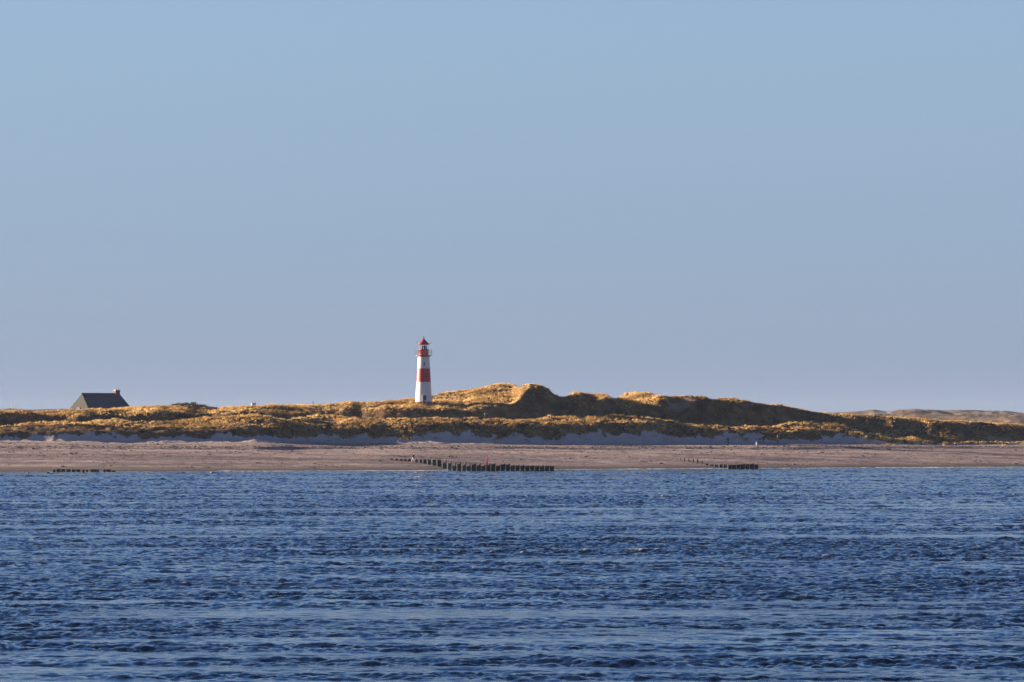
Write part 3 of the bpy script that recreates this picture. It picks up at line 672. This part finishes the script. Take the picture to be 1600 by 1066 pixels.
    for sgn in (-1, 1):
        k0 = len(tv); hip, kn, an = J['leg', sgn]; tv += [hip, kn, an]; tr_ += [.058, .042, .032]; te += [(1, k0), (k0, k0+1), (k0+1, k0+2)]
    skin_obj("trousers", sc(tv), te, sr(tr_), legs, root)
    for sgn in (-1, 1):
        an = J['leg', sgn][2]; b = bmesh.new()
        bmesh.ops.create_uvsphere(b, u_segments=10, v_segments=8, radius=1, matrix=Matrix.Translation(Vector((an[0]*h, (an[1]-.045)*h, .028*h)))@Matrix.Diagonal((.032*h, .078*h, .028*h, 1)))
        obj("shoe", b, M_DARK, root, True)
    if bag:
        b = bmesh.new(); bmesh.ops.create_uvsphere(b, u_segments=12, v_segments=8, radius=1, matrix=Matrix.Translation(Vector((0, .115*h-L*.1*h, .72*h)))@Matrix.Diagonal((.085*h, .06*h, .12*h, 1)))
        o = obj("rucksack", b, bag, None, True); o.matrix_world = root.matrix_basis.copy(); tag(o, 'grey rucksack on the back of the walker in white trousers', 'rucksack')
    return root
def K(n, c):
    m = mat(n, c, .95, .12, 12); m.node_tree.nodes['Principled BSDF'].inputs['Specular IOR Level'].default_value = .05; return m
c_black, c_navy = K("black cloth", (.010, .010, .016)), K("navy cloth", (.035, .045, .10))
person(1137, 696.3, "person in black coat and black trousers standing alone below the dune grass", R(175), c_black, c_black, K("black hood", (.012, .010, .012)), arm=(1.5, 1.4), height_=1.80, hairtype='hood')
person(1182.5, 702.8, "person in pale grey-blue coat and light hat walking on the upper beach", R(-60), K("pale blue cloth", (.33, .37, .40)), K("grey trousers", (.10, .12, .13)), K("pale hat", (.6, .6, .6)), stride=.7, lean=.35, skirt=True, arm=(.6, .2), hairtype='hat')
person(1192.5, 691.8, "person in dull navy clothes standing in the shade at the dune foot", R(10), c_navy, K("dull trousers", (.05, .05, .09)), K("brown hair", (.05, .035, .03)), height_=1.70)
person(1215, 692.6, "person in dark red jacket and teal trousers beside the isolated grass clump", R(-70), K("maroon cloth", (.16, .02, .04)), K("teal trousers", (.02, .06, .08)), K("blond hair", (.60, .45, .33)), stride=.6, arm=(1.0, .1))
person(645.6, 722.6, "person in dark jacket and white trousers striding beside the groyne's landward stubs", R(60), K("charcoal cloth", (.03, .03, .04)), K("white trousers", (.72, .72, .74)), K("white hair", (.62, .58, .60)), stride=1.1, lean=.5, arm=(.8, -.3))
person(761, 727.0, "person in long magenta coat walking just behind the piles of the long groyne", R(-80), K("magenta cloth", (.36, .03, .12)), K("dark red trousers", (.14, .02, .04)), K("auburn hair", (.20, .05, .06)), stride=.5, skirt=True, arm=(.6, -.2))

# ------------------------------------------------------------------ small things in the dunes
def post(name, px, pt, pb, w, m, label, cat, cap=None):
    X, Y, Z = on_ground(px, pb+.3); s = Y/FPX; zt = EYE+(HOR-pt)*s
    b = bmesh.new(); tube(b, (0, 0, -.4), (0, 0, zt-Z), w, w*.85, 10)
    bmesh.ops.create_uvsphere(b, u_segments=10, v_segments=6, radius=w*.95, matrix=Matrix.Translation((0, 0, zt-Z)))
    o = obj(name, b, m, None, True); o.location = (X, Y, Z); tag(o, label, cat)
post("marker_post", 757.8, 646.2, 651.4, .13, M_CAP, "short white marker post in the shadowed hollow right of the lighthouse", "post")  # white post coloured grey to stand in for the hollow's shade
post("wooden_post", 489.3, 627.6, 634.2, .075, M_DARK, "thin dark post on the dune skyline left of the lighthouse", "post")
post("fence_stake", 414.6, 631.4, 634.8, .05, M_WOOD, "tiny stake on the skyline right of the white hut", "post")
def mast():
    Y = 900.0; s = Y/FPX; X = (19.3-800)*s; zg = Hs(X, Y); zt = EYE+(HOR-625)*s
    r = empty("flagpole", (X, Y, zg)); tag(r, "slender white pole rising behind the dunes at far left", "pole")
    b = bmesh.new(); tube(b, (0, 0, -.3), (0, 0, zt-zg), .085, .05, 10); obj("pole", b, M_WHITE, r, True)
    b = bmesh.new(); bmesh.ops.create_uvsphere(b, u_segments=10, v_segments=6, radius=.11, matrix=Matrix.Translation((0, 0, zt-zg+.05))); obj("knob", b, M_WHITE, r, True)
    b = bmesh.new(); lathe(b, [(.001, .3), (.25, .3), (.25, -.4)], 12); obj("base", b, M_CAP, r)
mast()
def hut():
    Y = 880.0; s = Y/FPX; X = (396.5-800)*s; zg = Hs(X, Y); zt = EYE+(HOR-629.6)*s; H = zt-zg
    r = empty("white_hut", (X, Y, zg), R(8)); tag(r, "small white hut whose flat roof just shows over the dune crest", "hut")
    b = bmesh.new(); bx(b, -.62, .62, -.9, .9, -.5, H-.12); obj("wall", b, M_WHITE, r)
    b = bmesh.new(); bx(b, -.72, .72, -1.0, 1.0, H-.12, H); rf = obj("roof", b, M_PAPER, r)
    for q in (-.3, .33):
        b = bmesh.new(); tube(b, (q, 0, H), (q, 0, H+.8), .018, n=6); obj("aerial", b, M_GREY, r)
    b = bmesh.new(); bx(b, -.35, .35, -.93, -.9, .0, 1.9); obj("door", b, M_DOOR, r)
hut()
def rock(px, py, w, label):
    X, Y, Z = on_ground(px, py); b = bmesh.new(); bmesh.ops.create_icosphere(b, subdivisions=3, radius=1)
    for v in b.verts:
        n = float(fbm(np.array(v.co.x*1.7+px), np.array(v.co.y*1.7+v.co.z*2.1), 3)); v.co *= 1+.45*n
        v.co = Vector((v.co.x*w, v.co.y*w*.7, v.co.z*w*.5))
    o = obj("rock", b, M_CAP, None, True); o.location = (X, Y, Z+w*.1); tag(o, label, "rock")
rock(1493, 694.3, .40, "pale boulder at the foot of the dark dune on the right")
rock(1155.5, 689.8, .28, "small pale lump standing in for a sunlit sand ridge right of the person in black")  # pale lump added in place of a sunlit ridge of sand

# low dark shrubs along the crests: leaf clumps on short stems
def leaf_mat(name, c):
    m = mat(name, c, .9, .3, 2.5); return m
M_LEAF = leaf_mat("dark foliage", (.040, .034, .020)); M_STEM = mat("bark", (.07, .05, .04), .9, .2, 6)
def shrub(px, py, w, h, label):
    X, Y, Z = on_ground(px, py); r = empty("shrub", (X, Y, Z)); tag(r, label, "shrub", "low dark shrubs on the dunes")
    b = bmesh.new()
    for k in range(5):
        a = k*1.3; tube(b, (0, 0, -.1), (math.cos(a)*w*.3, math.sin(a)*w*.25, h*.55), .04, .015, 6)
    obj("stem", b, M_STEM, r)
    n = int(420*w*h); n = min(n, 1500)
    th = rng.uniform(0, 2*np.pi, n); ph_ = np.arccos(rng.uniform(-.2, 1, n)); q = rng.random(n)**.35
    lump = 1+.35*vnoise(th*1.4+px, ph_*2.2)
    cc = np.stack([np.cos(th)*np.sin(ph_)*w*.5*q*lump, np.sin(th)*np.sin(ph_)*w*.42*q*lump, np.cos(ph_)*h*.8*q*lump+h*.18], -1)
    u_ = rng.normal(size=(n, 3)); u_ /= np.linalg.norm(u_, axis=1)[:, None]; v_ = np.cross(u_, rng.normal(size=(n, 3))); v_ /= np.linalg.norm(v_, axis=1)[:, None]
    sz = rng.uniform(.05, .11, n)[:, None]
    V = np.stack([cc-u_*sz, cc+v_*sz*.6, cc+u_*sz, cc-v_*sz*.6], 1).reshape(-1, 3)
    o = np_mesh("foliage", V, np.arange(4*n).reshape(-1, 4), M_LEAF, False); o.parent = r
for a in ((266, 633.5, 2.6, .9, "dark low shrub at the left end of the skyline row between house and white hut"), (279, 635, 3.2, .7, "flat dark shrub second from left in the skyline row between house and white hut"),
          (291, 634.5, 1.8, .8, "small dark shrub in the middle of the skyline row between house and white hut"), (302, 634.5, 1.9, .9, "upright dark shrub right of the middle in the skyline row between house and white hut"),
          (314, 636, 3.0, .6, "lowest dark shrub at the right end of the skyline row between house and white hut"), (333, 640.5, 2.8, .6, "dark shrub just below the skyline row, nearer the white hut"),
          (277, 650.5, 3.2, 1.0, "broad dark shrub in the hollow right of the thatched house"), (289, 651.5, 2.8, .8, "rounder dark shrub beside the broad one in the hollow right of the thatched house")):
    shrub(*a)

# ------------------------------------------------------------------ birds floating near the shore
def bird(px, Y, c, label, face, big=1.0):
    X = (px-800)/FPX*Y; r = empty("gull" if c == 'white' else "sea_duck", (X, Y, .02), face); tag(r, label, "gull" if c == 'white' else "duck")
    m = M_WHITE if c == 'white' else M_DARK; g = big
    skin_obj("body", [(0, .26*g, .12*g), (0, .12*g, .10*g), (0, -.02*g, .10*g), (0, -.13*g, .13*g), (0, -.17*g, .22*g), (0, -.19*g, .28*g)], [(0, 1), (1, 2), (2, 3), (3, 4), (4, 5)],
             [.02*g, .075*g, .10*g, .075*g, .04*g, .048*g], m, r, 2)
    b = bmesh.new(); tube(b, (0, -.22*g, .28*g), (0, -.30*g, .265*g), .014*g, .004*g, 6); obj("beak", b, mat("beak", (.6, .4, .06), .5), r)
    for s_ in (-1, 1):
        b = bmesh.new(); bmesh.ops.create_uvsphere(b, u_segments=10, v_segments=8, radius=1, matrix=Matrix.Translation((s_*.07*g, .09*g, .14*g))@Matrix.Diagonal((.035*g, .20*g, .06*g, 1)))
        obj("wing", b, M_GREY if c == 'white' else M_DARK, r, True)
bird(45.5, 533, 'white', "white gull afloat at far left below the beach", R(70), 1.2)
bird(75.5, 533, 'dark', "dark sea duck afloat left of the low broken groyne", R(-60), 1.1)
bird(132, 530, 'white', "white gull afloat just in front of the low broken groyne", R(100), 1.2)
bird(331.5, 530, 'white', "white gull afloat below the open beach between the low groyne and the lighthouse", R(-100), 1.3)
bird(335, 531, 'dark', "dark sea duck afloat beside the gull off the open beach", R(-60), 1.0)
